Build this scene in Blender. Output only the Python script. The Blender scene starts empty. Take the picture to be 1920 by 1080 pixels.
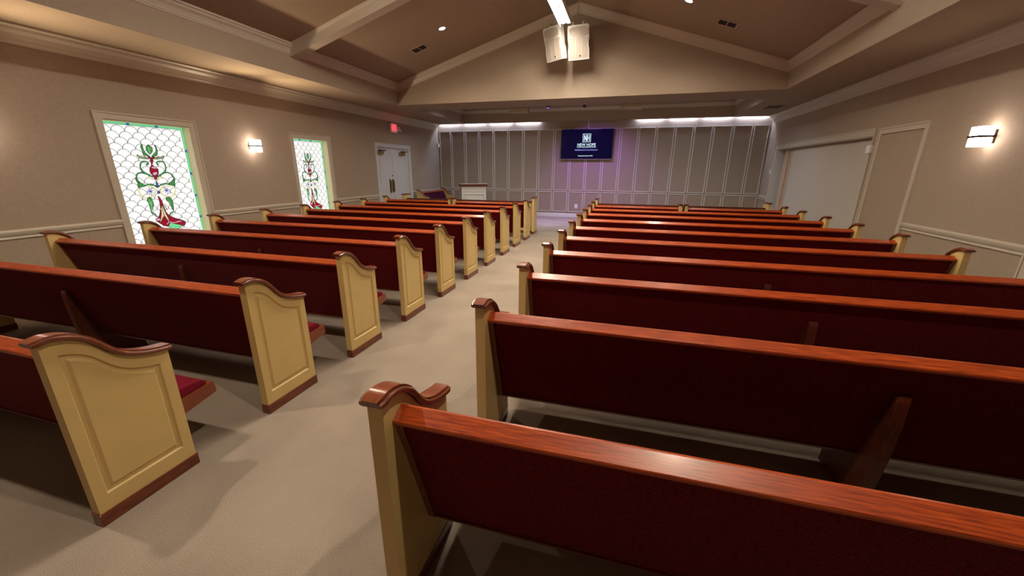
import bpy, bmesh, math, random
from mathutils import Vector, Matrix
random.seed(7)
PI = math.pi
scn = bpy.context.scene
C = scn.collection

# ------------------------------------------------------------ camera, world, exposure
cam_d = bpy.data.cameras.new('camera'); cam = bpy.data.objects.new('camera', cam_d); C.objects.link(cam)
cam_d.sensor_fit = 'HORIZONTAL'; cam_d.sensor_width = 36.0; cam_d.lens = 731.711/1920*36.0
cam_d.clip_start = 0.02; cam_d.clip_end = 200
CAM_H = 1.6241
cam.matrix_world = (Matrix.Translation((0, 0, CAM_H)) @ Matrix.Rotation(0.27637, 4, 'Z')
                    @ Matrix.Rotation(PI/2-0.29479, 4, 'X') @ Matrix.Rotation(0.0063, 4, 'Z'))
scn.camera = cam
world = bpy.data.worlds.new('world'); scn.world = world; world.use_nodes = True
world.node_tree.nodes['Background'].inputs[0].default_value = (0.5, 0.6, 0.8, 1)
world.node_tree.nodes['Background'].inputs[1].default_value = 0.3
vs = scn.view_settings
vs.view_transform = 'Standard'; vs.look = 'None'; vs.gamma = 1.0; vs.use_curve_mapping = False
vs.exposure = 0.08

# light levels, for the seen lamps and for added unseen ones
BAR_E = 125.0; ADDED_RIDGE_E = 76.0          # radiance of the hung tube fixture and of the added ridge fixture
CAN_W = 120.0          # each recessed can
SCONCE_E = 12.0
STAGE_W = 75.0; COOLW = (0.88, 0.92, 1.0)
SLOT_E = 85.0
WARM = (1.0, 0.83, 0.62); COOL = (0.80, 0.86, 1.0); TUBE = (1.0, 0.89, 0.71)

# ------------------------------------------------------------ room sizes (metres)
XL, XR, YB, YN = -6.908, 3.995, 14.170, -2.6
ZS = 3.174                      # soffit
OL, OR_, OY, ON = -5.80, 2.87, 9.66, -1.9   # vault opening
XRDG, ZRDG = -1.30, 4.995       # ridge
ZSPL, ZSPR = 3.65, 3.64         # springing
TY0, TY1, TX0, TX1, TZ = 10.68, 13.80, -5.73, 2.86, 3.56   # stage tray
SLOT = 0.10

# ------------------------------------------------------------ materials
def mat(name, col, rough=0.6, spec=0.5, metal=0.0, coat=0.0, emit=None, estr=0.0):
    m = bpy.data.materials.new(name); m.use_nodes = True
    b = m.node_tree.nodes['Principled BSDF']
    b.inputs['Base Color'].default_value = (*col, 1)
    b.inputs['Roughness'].default_value = rough
    b.inputs['Specular IOR Level'].default_value = spec
    b.inputs['Metallic'].default_value = metal
    b.inputs['Coat Weight'].default_value = coat
    if emit:
        b.inputs['Emission Color'].default_value = (*emit, 1); b.inputs['Emission Strength'].default_value = estr
    return m
def noise_layer(m, c1, c2, scale=30, detail=4, stretch=(1,1,1), bump=0.0, bscale=None, dist=0.002, lo=0.35, hi=0.65):
    nt = m.node_tree; n = nt.nodes; l = nt.links; b = n['Principled BSDF']
    tc = n.new('ShaderNodeTexCoord'); mp = n.new('ShaderNodeMapping'); mp.inputs['Scale'].default_value = stretch
    l.new(tc.outputs['Object'], mp.inputs['Vector'])
    nz = n.new('ShaderNodeTexNoise'); nz.inputs['Scale'].default_value = scale; nz.inputs['Detail'].default_value = detail
    l.new(mp.outputs[0], nz.inputs['Vector'])
    cr = n.new('ShaderNodeValToRGB'); cr.color_ramp.elements[0].position = lo; cr.color_ramp.elements[1].position = hi
    cr.color_ramp.elements[0].color = (*c1, 1); cr.color_ramp.elements[1].color = (*c2, 1)
    l.new(nz.outputs['Fac'], cr.inputs['Fac']); l.new(cr.outputs['Color'], b.inputs['Base Color'])
    if bump:
        n2 = n.new('ShaderNodeTexNoise'); n2.inputs['Scale'].default_value = bscale or scale; n2.inputs['Detail'].default_value = 3
        l.new(mp.outputs[0], n2.inputs['Vector'])
        bp = n.new('ShaderNodeBump'); bp.inputs['Strength'].default_value = bump; bp.inputs['Distance'].default_value = dist
        l.new(n2.outputs['Fac'], bp.inputs['Height']); l.new(bp.outputs[0], b.inputs['Normal'])
    return m
def sc(c, k): return tuple(v*k for v in c)
WALLC = (0.372, 0.292, 0.226)
M = {}
M['wall'] = noise_layer(mat('wall_paint', WALLC, 0.75, 0.25), sc(WALLC, .95), sc(WALLC, 1.05), 40, 4, bump=.25, bscale=160)
CEILC = (0.35, 0.268, 0.200)
M['ceil'] = noise_layer(mat('ceiling_paint', CEILC, 0.85, 0.2), sc(CEILC, .94), sc(CEILC, 1.06), 35, 4, bump=.3, bscale=140)
M['trim'] = mat('trim_paint', (0.53, 0.465, 0.385), 0.4, 0.5)
M['jamb'] = mat('jamb_windowlit', (0.88,0.80,0.52), 0.5)  # cream lightened to carry window light the panes do not give
M['white'] = mat('white_paint', (0.72, 0.70, 0.66), 0.45, 0.5)
M['door'] = noise_layer(mat('door_paint', (0.5, 0.5, 0.5), 0.5, 0.4), (.57,.56,.56), (.61,.60,.60), 3, 3, (8,8,1))
M['partition'] = noise_layer(mat('partition_vinyl', (0.6,.57,.52), 0.7, 0.3), (.52,.47,.41), (.56,.51,.45), 60, 3)
M['pine'] = noise_layer(mat('pine_wood', (0.5,.36,.24), 0.5), (.45,.31,.2), (.58,.43,.3), 4, 5, (12,12,1))
CREAM = (0.62, 0.45, 0.185)
M['cream'] = noise_layer(mat('cream_paint', CREAM, 0.38, 0.45), sc(CREAM,.96), sc(CREAM,1.03), 6, 5)
def wood(name, dark, mid, light, rough, coat, stretch):
    m = mat(name, mid, rough, 0.5, 0, coat); m.node_tree.nodes['Principled BSDF'].inputs['Coat Roughness'].default_value = 0.16
    noise_layer(m, dark, light, 9, 8, stretch, bump=.12, bscale=14, dist=.001, lo=.30, hi=.72)
    return m
M['wood'] = wood('oak_stained', (0.19,0.020,0.004), (0.34,0.06,0.006), (0.56,0.088,0.011), .36, .25, (1.2, 22, 22))
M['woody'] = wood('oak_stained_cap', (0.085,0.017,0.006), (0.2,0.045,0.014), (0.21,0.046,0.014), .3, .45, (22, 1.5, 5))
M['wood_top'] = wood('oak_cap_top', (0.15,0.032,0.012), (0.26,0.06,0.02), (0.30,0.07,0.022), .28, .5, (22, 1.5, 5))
M['wood_seat'] = wood('oak_seat_rail', (0.13,0.022,0.007), (0.2,0.04,0.012), (0.25,0.055,0.016), .36, .25, (1.2, 22, 22))
M['wooddark'] = wood('oak_dark_stain', (0.05,0.011,0.005), (0.1,0.022,0.008), (0.14,0.03,0.011), .45, .15, (14, 14, 2))
M['fabric'] = noise_layer(mat('maroon_fabric', (0.11,0.006,0.012), 0.95, 0.08), (0.050,0.0012,0.002), (0.16,0.006,0.009), 150, 4, bump=.5, bscale=420)
M['fabric'].node_tree.nodes['Principled BSDF'].inputs['Sheen Weight'].default_value = 0.05
M['cushion'] = noise_layer(mat('burgundy_cushion', (0.28,0.012,0.04), 0.9, 0.1), (0.11,0.004,0.014), (0.19,0.009,0.026), 200, 3, bump=.4, bscale=420)
M['purple_fabric'] = noise_layer(mat('wine_fabric', (0.16,0.01,0.05), 0.9, 0.1), (0.045,.004,.022), (0.07,.006,.034), 200, 3)
# carpet: cut pile with soft mottling
def carpet():
    m = mat('carpet', (0.42,.36,.30), 0.95, 0.1)
    nt = m.node_tree; n = nt.nodes; l = nt.links; b = n['Principled BSDF']
    tc = n.new('ShaderNodeTexCoord')
    a = n.new('ShaderNodeTexNoise'); a.inputs['Scale'].default_value = 1.6; a.inputs['Detail'].default_value = 5
    f = n.new('ShaderNodeTexNoise'); f.inputs['Scale'].default_value = 260; f.inputs['Detail'].default_value = 3
    l.new(tc.outputs['Object'], a.inputs['Vector']); l.new(tc.outputs['Object'], f.inputs['Vector'])
    mx = n.new('ShaderNodeMix'); mx.data_type = 'FLOAT'; mx.inputs[0].default_value = .68
    l.new(a.outputs['Fac'], mx.inputs[2]); l.new(f.outputs['Fac'], mx.inputs[3])
    cr = n.new('ShaderNodeValToRGB'); e = cr.color_ramp.elements
    e[0].position = .36; e[0].color = (.20,.160,.130,1); e[1].position = .60; e[1].color = (.355,.295,.245,1)
    l.new(mx.outputs[0], cr.inputs['Fac']); l.new(cr.outputs['Color'], b.inputs['Base Color'])
    bp = n.new('ShaderNodeBump'); bp.inputs['Strength'].default_value = .8; bp.inputs['Distance'].default_value = .004
    g = n.new('ShaderNodeTexNoise'); g.inputs['Scale'].default_value = 120; g.inputs['Detail'].default_value = 4
    l.new(tc.outputs['Object'], g.inputs['Vector']); l.new(g.outputs['Fac'], bp.inputs['Height']); l.new(bp.outputs[0], b.inputs['Normal'])
    return m
M['carpet'] = carpet()
M['bronze'] = mat('dark_bronze', (0.05,0.035,0.028), 0.45, 0.5, 0.6)
M['brass'] = mat('aged_brass', (0.42,0.30,0.12), 0.35, 0.5, 0.9)
M['brassdark'] = mat('dark_brass_plate', (0.16,0.11,0.05), 0.4, 0.5, 0.8)
M['black'] = mat('black_plastic', (0.012,0.012,0.014), 0.35)
M['dark'] = mat('duct_dark', (0.015,0.010,0.008), 0.8)
M['metal'] = mat('vent_metal', (0.42,0.34,0.28), 0.45, 0.5)
M['grille'] = mat('speaker_grille', (0.36,0.31,0.27), 0.6, 0.4)
M['speaker'] = mat('speaker_white', (0.66,0.64,0.60), 0.4, 0.5)
M['steel'] = mat('chain_steel', (0.45,0.40,0.34), 0.4, 0.5, 0.7)
M['added_ridge_tube'] = mat('added_ridge_lens', (0.9,0.9,0.9), 0.4, emit=TUBE, estr=ADDED_RIDGE_E)
M['tube'] = mat('tube_lens', (0.9,0.9,0.9), 0.4, emit=TUBE, estr=BAR_E)
M['sconce_glass'] = mat('sconce_glass', (0.9,0.9,0.9), 0.3, emit=(1.0,0.84,0.72), estr=SCONCE_E)
M['can'] = mat('can_lens', (0.9,0.9,0.9), 0.4, emit=(1.0,0.93,0.84), estr=9.0)
M['slot'] = mat('strip_light', (0.9,0.9,0.9), 0.4, emit=(0.62,0.72,1.0), estr=SLOT_E)
M['tv'] = mat('screen_navy', (0.001,0.001,0.003), 0.12, 0.3, emit=(0.0015,0.001,0.020), estr=1.0)
M['tvtext'] = mat('screen_text', (0.02,0.02,0.02), 0.5, emit=(0.62,0.85,0.95), estr=1.0)
M['tvlav'] = mat('screen_lavender', (0.02,0.02,0.02), 0.5, emit=(0.30,0.34,0.95), estr=0.8)
M['exitred'] = mat('exit_red', (0.3,0.01,0.01), 0.4, emit=(1.0,0.03,0.05), estr=1.6)
M['exitwhite'] = mat('exit_face', (0.7,0.6,0.6), 0.4, emit=(1.0,0.2,0.25), estr=0.25)
M['violet'] = mat('violet_lens', (0.1,0.05,0.3), 0.3, emit=(0.30,0.12,1.0), estr=1.5)
M['tan'] = noise_layer(mat('tan_box', (0.42,.31,.23), 0.7), (.40,.30,.22), (.44,.33,.25), 30, 3)
M['plate'] = mat('plate_white', (0.8,0.8,0.82), 0.4)
# stained glass, lit from outside by daylight
def glass(name, col, s): return mat(name, sc(col, .3), 0.25, 0.5, emit=col, estr=s)
M['g_white'] = glass('opal_glass', (0.90,0.91,0.91), 0.94)
M['g_green'] = glass('green_glass', (0.055,0.30,0.08), 0.75)
M['g_mint'] = glass('mint_glass', (0.16,0.66,0.28), 0.9)
M['g_lime'] = glass('pale_green_glass', (0.30,0.43,0.20), 0.75)
M['g_red'] = glass('ruby_glass', (0.33,0.010,0.03), 0.7)
M['g_pink'] = glass('pink_glass', (0.80,0.38,0.55), 0.85)
M['g_blue'] = glass('blue_glass', (0.06,0.13,0.42), 0.7)
M['g_violet'] = glass('violet_glass', (0.26,0.16,0.48), 0.8)
M['g_yellow'] = glass('straw_glass', (0.80,0.76,0.38), 0.85)
M['lead'] = mat('lead_came', (0.07,0.06,0.045), 0.6, 0.4, 0.2)

# ------------------------------------------------------------ mesh helpers
class MB:
    """collects faces, then links them as ONE mesh object"""
    def __init__(self): self.bm = bmesh.new(); self.mats = []
    def mi(self, m):
        if m not in self.mats: self.mats.append(m)
        return self.mats.index(m)
    def poly(self, pts, m=None):
        vs_ = [self.bm.verts.new(p) for p in pts]; f = self.bm.faces.new(vs_)
        if m: f.material_index = self.mi(m)
        return f
    def box(self, x0, x1, y0, y1, z0, z1, m=None, bev=0.0):
        v = [self.bm.verts.new(p) for p in ((x0,y0,z0),(x1,y0,z0),(x1,y1,z0),(x0,y1,z0),(x0,y0,z1),(x1,y0,z1),(x1,y1,z1),(x0,y1,z1))]
        fs = [self.bm.faces.new([v[i] for i in q]) for q in ((0,3,2,1),(4,5,6,7),(0,1,5,4),(1,2,6,5),(2,3,7,6),(3,0,4,7))]
        if m:
            for f in fs: f.material_index = self.mi(m)
        if bev > 0:
            es = list({e for f in fs for e in f.edges})
            r = bmesh.ops.bevel(self.bm, geom=es, offset=bev, segments=2, affect='EDGES', profile=.6)
            if m:
                for f in r['faces']: f.material_index = self.mi(m)
        return self
    def prism(self, pts, axis, a, b, m=None, bev=0.0):
        """closed 2D outline extruded along an axis; pts are the two other coordinates in order"""
        def P(p, t):
            return {'x': (t, p[0], p[1]), 'y': (p[0], t, p[1]), 'z': (p[0], p[1], t)}[axis]
        A = [self.bm.verts.new(P(p, a)) for p in pts]; B = [self.bm.verts.new(P(p, b)) for p in pts]
        n = len(pts); fs = [self.bm.faces.new(A), self.bm.faces.new(B[::-1])]
        for i in range(n): fs.append(self.bm.faces.new((A[i], B[i], B[(i+1) % n], A[(i+1) % n])))
        if m:
            for f in fs: f.material_index = self.mi(m)
        if bev > 0:
            es = list({e for f in fs for e in f.edges})
            r = bmesh.ops.bevel(self.bm, geom=es, offset=bev, segments=2, affect='EDGES', profile=.6)
            if m:
                for f in r['faces']: f.material_index = self.mi(m)
        return self
    def sweep(self, prof, p0, p1, out, up, m=None):
        """profile of (out, up) pairs run from p0 to p1"""
        out = Vector(out); up = Vector(up); p0 = Vector(p0); p1 = Vector(p1)
        A = [self.bm.verts.new(p0+out*a+up*b) for a, b in prof]; B = [self.bm.verts.new(p1+out*a+up*b) for a, b in prof]
        n = len(prof); fs = [self.bm.faces.new(A), self.bm.faces.new(B[::-1])]
        for i in range(n): fs.append(self.bm.faces.new((A[i], B[i], B[(i+1) % n], A[(i+1) % n])))
        if m:
            for f in fs: f.material_index = self.mi(m)
        return self
    def loft(self, rings, m=None, caps=True, closed=True):
        R = [[self.bm.verts.new(p) for p in r] for r in rings]; n = len(R[0]); fs = []
        for a, b in zip(R, R[1:]):
            for i in range(n if closed else n-1):
                fs.append(self.bm.faces.new((a[i], b[i], b[(i+1) % n], a[(i+1) % n])))
        if caps: fs += [self.bm.faces.new(R[0]), self.bm.faces.new(R[-1][::-1])]
        if m:
            for f in fs: f.material_index = self.mi(m)
        return self
    def tube(self, pts, r, m=None, seg=8):
        rings = []
        pts = [Vector(p) for p in pts]
        for i, p in enumerate(pts):
            d = (pts[min(i+1, len(pts)-1)]-pts[max(i-1, 0)]).normalized()
            a = d.cross(Vector((0, 0, 1)));
            if a.length < .05: a = d.cross(Vector((1, 0, 0)))
            a.normalize(); b = d.cross(a)
            rr = r[i] if isinstance(r, (list, tuple)) else r
            rings.append([p+a*rr*math.cos(2*PI*k/seg)+b*rr*math.sin(2*PI*k/seg) for k in range(seg)])
        return self.loft(rings, m)
    def disc(self, c, r, n, m=None, seg=24, depth=0.0):
        n = Vector(n).normalized(); a = n.orthogonal().normalized(); b = n.cross(a); c = Vector(c)
        return self.loft([[c+n*t+a*r*math.cos(2*PI*k/seg)+b*r*math.sin(2*PI*k/seg) for k in range(seg)] for t in (0, depth or .002)], m)
    def ring(self, c, r0, r1, n, depth, m=None, seg=28):
        n = Vector(n).normalized(); a = n.orthogonal().normalized(); b = n.cross(a); c = Vector(c)
        prof = [(r0, 0), (r1, 0), (r1, depth*.5), (r1-.25*(r1-r0), depth), (r0, depth*.8)]
        rings = []
        for k in range(seg+1):
            t = 2*PI*k/seg; d = a*math.cos(t)+b*math.sin(t)
            rings.append([c+d*p+n*q for p, q in prof])
        return self.loft(rings, m, caps=False)
    def build(self, name, m, parent=None, smooth=False, sharp=38):
        bm = self.bm; bmesh.ops.recalc_face_normals(bm, faces=bm.faces[:])
        me = bpy.data.meshes.new(name); bm.to_mesh(me); bm.free()
        if self.mats:
            for k in self.mats: me.materials.append(M[k])
        else: me.materials.append(M[m])
        if smooth:
            for p in me.polygons: p.use_smooth = True
            try: me.set_sharp_from_angle(angle=math.radians(sharp))
            except Exception: pass
        o = bpy.data.objects.new(name, me); C.objects.link(o)
        if parent: o.parent = parent
        return o
def tag(o, label=None, cat=None, group=None, kind=None):
    if label: o['label'] = label
    if cat: o['category'] = cat
    if group: o['group'] = group
    if kind: o['kind'] = kind
    return o
def empty(name, loc=(0,0,0), rz=0.0, parent=None):
    o = bpy.data.objects.new(name, None); C.objects.link(o); o.location = loc; o.rotation_euler = (0, 0, rz)
    o.empty_display_size = .1
    if parent: o.parent = parent
    return o
def thing(name, label, cat, loc=(0,0,0), rz=0.0, group=None): return tag(empty(name, loc, rz), label, cat, group)
def struct(o, label=None, cat='room'):
    tag(o, label, cat, kind='structure'); return o
def copy_tree(o, parent=None):
    c = o.copy(); C.objects.link(c); c.parent = parent
    for ch in list(o.children): copy_tree(ch, c)
    return c
def lamp(name, kind, loc, energy, color, size=.1, target=None, parent=None, spot=None, blend=.6, size_y=None):
    d = bpy.data.lights.new(name, kind); d.energy = energy; d.color = color
    if kind == 'AREA':
        d.size = size
        if size_y: d.shape = 'RECTANGLE'; d.size_y = size_y
    else: d.shadow_soft_size = size
    if kind == 'SPOT': d.spot_size = spot; d.spot_blend = blend
    o = bpy.data.objects.new(name, d); C.objects.link(o); o.location = loc
    if target is not None:
        o.rotation_euler = (Vector(target)-Vector(loc)).to_track_quat('-Z', 'Y').to_euler()
    if parent: o.parent = parent
    return o
# ============================================================ THE SETTING
b = MB(); b.box(XL-.4, XR+1.2, YN-.2, YB+.3, -.1, 0); o = b.build('floor', 'carpet'); struct(o, 'beige carpet floor of the chapel', 'floor')

WINS = [(3.96, 5.11), (7.22, 8.245)]; WZ0, WZ1 = .45, 2.25
DY0, DY1, DZ = 10.20, 11.94, 2.24
def wall_x(x0, x1, ys, openings, ztop, name, label):
    """wall slab between x0,x1 running along y with openings (y0,y1,z0,z1)"""
    b = MB(); cur = ys[0]
    for (a, c, z0, z1) in sorted(openings):
        b.box(x0, x1, cur, a, 0, ztop)
        if z0 > 0: b.box(x0, x1, a, c, 0, z0)
        b.box(x0, x1, a, c, z1, ztop); cur = c
    b.box(x0, x1, cur, ys[1], 0, ztop)
    return struct(b.build(name, 'wall'), label, 'wall')
wall_x(XL-.22, XL, (YN, YB), [(a, c, WZ0, WZ1) for a, c in WINS]+[(DY0, DY1, 0, DZ)], 3.4, 'wall_left', 'taupe left wall with the two stained glass windows')
RO = (8.56, 13.25, 0, 2.21); RD = (3.30, 5.11, 0, 2.24)
wall_x(XR, XR+.16, (YN, YB), [RO, RD], 3.4, 'wall_right', 'taupe right wall with the wide partition opening')
b = MB(); b.box(XL-.22, XR+.16, YB, YB+.2, 0, 3.5); struct(b.build('wall_back', 'wall'), 'taupe end wall covered in narrow moulded panels', 'wall')
b = MB(); b.box(XL-.22, XR+.16, YN-.2, YN, 0, 5.3); struct(b.build('wall_front', 'wall'), 'rear wall behind the camera', 'wall')
b = MB(); b.box(XR+.16, XR+1.1, 8.3, 8.4, 0, 2.6); b.box(XR+.16, XR+1.1, 13.4, 13.5, 0, 2.6); b.box(XR+.16, XR+1.1, 8.3, 13.5, 2.5, 2.6); b.box(XR+1.0, XR+1.1, 8.3, 13.5, 0, 2.6)
b.box(XR+.16, XR+.26, 3.0, 5.4, 0, 2.6)
struct(b.build('wall_side', 'wall'), 'closet walls behind the partition opening', 'wall')

# ceiling: side soffits, fascias, vault slopes, gables, stage tray
b = MB()
T = .12
b.box(XL, OL, YN, YB-SLOT, ZS, ZS+.02, 'ceil'); b.box(OR_, XR, YN, YB-SLOT, ZS, ZS+.02, 'ceil')
b.box(OL, OR_, YN, ON, ZS, ZS+.02, 'ceil'); b.box(OL, OR_, OY, TY0, ZS, ZS+.02, 'ceil')
b.box(OL, TX0, TY0, YB-SLOT, ZS, ZS+.02, 'ceil'); b.box(TX1, OR_, TY0, YB-SLOT, ZS, ZS+.02, 'ceil'); b.box(TX0, TX1, TY1, YB-SLOT, ZS, ZS+.02, 'ceil')
# slot for the strip lights against the end wall
b.box(XL, XR, YB-SLOT-.02, YB-SLOT, ZS+.02, ZS+.14, 'wall'); b.box(XL, XR, YB-SLOT-.02, YB, ZS+.14, ZS+.16, 'wall')
b.box(XL-.02, XL, YB-SLOT, YB, ZS-.05, ZS+.16, 'wall'); b.box(XR, XR+.02, YB-SLOT, YB, ZS-.05, ZS+.16, 'wall')
# fascias
b.box(OL-.10, OL, ON-.1, OY+.1, ZS+.02, ZSPL+.05, 'wall'); b.box(OR_, OR_+.10, ON-.1, OY+.1, ZS+.02, ZSPR+.05, 'wall')
b.box(OL, OL+.001, ON, OY, ZS, ZS+.02, 'wall'); b.box(OR_-.001, OR_, ON, OY, ZS, ZS+.02, 'wall'); b.box(OL, OR_, OY-.001, OY, ZS, ZS+.02, 'wall')
# gables
for y0, y1 in ((OY, OY+.1), (ON-.1, ON)):
    b.prism([(OL, ZS+.02), (OR_, ZS+.02), (OR_, ZSPR+.05), (XRDG, ZRDG+.06), (OL, ZSPL+.05)], 'y', y0, y1, 'wall')
# slopes
b.prism([(OL-.1, ZSPL-.03), (XRDG, ZRDG), (XRDG, ZRDG+.08), (OL-.1, ZSPL+.06)], 'y', ON-.1, OY+.1, 'ceil')
b.prism([(OR_+.1, ZSPR-.03), (XRDG, ZRDG), (XRDG, ZRDG+.08), (OR_+.1, ZSPR+.06)], 'y', ON-.1, OY+.1, 'ceil')
# tray
b.box(TX0-.1, TX0, TY0-.1, TY1+.1, ZS+.02, TZ, 'wall'); b.box(TX1, TX1+.1, TY0-.1, TY1+.1, ZS+.02, TZ, 'wall')
b.box(TX0, TX1, TY1, TY1+.1, ZS+.02, TZ, 'wall'); b.box(TX0, TX1, TY0-.1, TY0, ZS+.02, TZ, 'wall')
b.box(TX0-.1, TX1+.1, TY0-.1, TY1+.1, TZ, TZ+.05, 'ceil')
struct(b.build('ceiling', 'ceil'), 'taupe vaulted ceiling with side soffits and a stage tray', 'ceiling')

# crown mouldings: profile (out, up) with the wall corner at (0,0) below and ceiling at up=h
def crown_prof(w, h):
    return [(0, 0), (w*.10, 0), (w*.14, h*.10), (w*.20, h*.13), (w*.26, h*.26), (w*.45, h*.50), (w*.72, h*.66), (w*.80, h*.80), (w*.90, h*.83), (w, h*.88), (w, h), (0, h)]
CP = crown_prof(.125, ZS-2.965)
n_trim = [0]
def trim(b, label, m='trim'):
    n_trim[0] += 1; return struct(b.build('trim_%d' % n_trim[0], m), label, 'trim')
b = MB(); b.sweep(CP, (XL, YN, 2.965), (XL, YB-.10, 2.965), (1,0,0), (0,0,1)); trim(b, 'crown moulding along the top of the left wall')
b = MB(); b.sweep(CP, (XR, YN, 2.965), (XR, YB-.10, 2.965), (-1,0,0), (0,0,1)); trim(b, 'crown moulding along the top of the right wall')
VP = crown_prof(.10, .165)
def slopeL(x): return ZSPL+(ZRDG-ZSPL)*(x-OL)/(XRDG-OL)
def slopeR(x): return ZSPR+(ZRDG-ZSPR)*(OR_-x)/(OR_-XRDG)
b = MB(); b.sweep(VP, (OL, ON, ZSPL-.145), (OL, OY, ZSPL-.145), (1,0,0), (0,0,1)); trim(b, 'crown moulding at the foot of the left vault slope')
b = MB(); b.sweep(VP, (OR_, ON, ZSPR-.145), (OR_, OY, ZSPR-.145), (-1,0,0), (0,0,1)); trim(b, 'crown moulding at the foot of the right vault slope')
GP = crown_prof(.085, .185)
for yy, s, nm in ((OY, -1, 'stage gable'), (ON, 1, 'rear gable')):
    b = MB(); b.sweep(GP, (OL, yy, ZSPL-.180), (XRDG, yy, ZRDG-.180), (0,s,0), (0,0,1)); trim(b, 'sloping crown moulding on the left half of the '+nm)
    b = MB(); b.sweep(GP, (OR_, yy, ZSPR-.180), (XRDG, yy, ZRDG-.180), (0,s,0), (0,0,1)); trim(b, 'sloping crown moulding on the right half of the '+nm)
TP = crown_prof(.07, .10)
b = MB(); b.sweep(TP, (TX0, TY1, TZ-.10), (TX1, TY1, TZ-.10), (0,-1,0), (0,0,1)); b.sweep(TP, (TX0, TY0, TZ-.10), (TX1, TY0, TZ-.10), (0,1,0), (0,0,1))
b.sweep(TP, (TX0, TY0, TZ-.10), (TX0, TY1, TZ-.10), (1,0,0), (0,0,1)); b.sweep(TP, (TX1, TY0, TZ-.10), (TX1, TY1, TZ-.10), (-1,0,0), (0,0,1)); trim(b, 'thin crown moulding inside the stage ceiling tray')
# beam across the vault
def beam(y0, y1, label):
    b = MB(); d = .185
    zl = lambda x: slopeL(x)-d
    b.prism([(OL, ZSPL-d), (XRDG, ZRDG-d), (OR_, ZSPR-d), (OR_, ZSPR+.02), (XRDG, ZRDG+.02), (OL, ZSPL+.02)], 'y', y0, y1)
    b.sweep(crown_prof(.03, .05), (OL, y0, ZSPL-.05), (XRDG, y0, ZRDG-.05), (0,-1,0), (0,0,1)); b.sweep(crown_prof(.03, .05), (OR_, y0, ZSPR-.05), (XRDG, y0, ZRDG-.05), (0,-1,0), (0,0,1))
    b.sweep(crown_prof(.03, .05), (OL, y1, ZSPL-.05), (XRDG, y1, ZRDG-.05), (0,1,0), (0,0,1)); b.sweep(crown_prof(.03, .05), (OR_, y1, ZSPR-.05), (XRDG, y1, ZRDG-.05), (0,1,0), (0,0,1))
    return trim(b, label)
beam(6.27, 6.45, 'painted beam running up both vault slopes')
beam(2.87, 3.05, 'painted beam across the vault above the camera')

# chair rails and baseboards
RP = [(0, 0), (.012, 0), (.018, .010), (.012, .022), (.008, .026), (.008, .034), (.018, .040), (.028, .060), (.034, .085), (.030, .100), (.018, .108), (0, .108)]
def rail(x, s, y0, y1): b.sweep(RP, (x, y0, .800), (x, y1, .800), (s,0,0), (0,0,1))
b = MB()
for y0, y1 in ((YN, 3.87), (5.205, 7.13), (8.335, 10.10), (12.04, YB)): rail(XL, 1, y0, y1)
trim(b, 'chair rail along the left wall')
b = MB()
for y0, y1 in ((YN, 3.20), (5.22, 7.2), (13.386, YB)): rail(XR, -1, y0, y1)
trim(b, 'chair rail along the right wall')
BP = [(0,0),(.015,0),(.015,.10),(.008,.125),(0,.13)]
def base(nm, runs, x, s, label):
    b = MB()
    for y0, y1 in runs: b.sweep(BP, (x, y0, 0), (x, y1, 0), (s,0,0), (0,0,1))
    struct(b.build(nm, 'trim'), label, 'baseboard')
base('baseboard_left', [(YN, 10.10), (12.04, YB)], XL, 1, 'baseboard along the left wall')
base('baseboard_right', [(YN, 3.2), (5.22, 7.2), (7.3, 8.34), (13.386, YB)], XR, -1, 'baseboard along the right wall')
b = MB(); b.sweep(BP, (XL, YB, 0), (XR, YB, 0), (0,-1,0), (0,0,1)); struct(b.build('baseboard_back', 'white'), 'white baseboard under the panelled end wall', 'baseboard')

# moulded panels of the end wall
bounds = [-6.87]+[-6.39+.5505*i for i in range(19)]+[3.965]
def frame_y(b, x0, x1, z0, z1, y, w=.022, t=.016):
    P = [(0,0),(w,0),(w,t*.45),(w*.7,t*.6),(w*.55,t),(w*.2,t),(0,t*.6)]
    b.box(x0, x1, y-t*.7, y, z0, z0+w); b.box(x0, x1, y-t*.7, y, z1-w, z1)
    b.box(x0, x0+w, y-t*.7, y, z0+w, z1-w); b.box(x1-w, x1, y-t*.7, y, z0+w, z1-w)
    k = w*.3
    b.box(x0+k, x1-k, y-t*1.3, y-t*.7, z0+k, z0+w-k*.6); b.box(x0+k, x1-k, y-t*1.3, y-t*.7, z1-w+k*.6, z1-k)
    b.box(x0+k, x0+w-k*.6, y-t*1.3, y-t*.7, z0+w-k*.6, z1-w+k*.6); b.box(x1-w+k*.6, x1-k, y-t*1.3, y-t*.7, z0+w-k*.6, z1-w+k*.6)
b = MB()
for a, c in zip(bounds, bounds[1:]): frame_y(b, a+.022, c-.022, .925, 2.95, YB)
trim(b, 'upper row of tall panel mouldings on the end wall', 'white')
b = MB()
for a, c in zip(bounds, bounds[1:]): frame_y(b, a+.022, c-.022, .185, .885, YB)
trim(b, 'lower row of short panel mouldings on the end wall', 'white')

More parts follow.
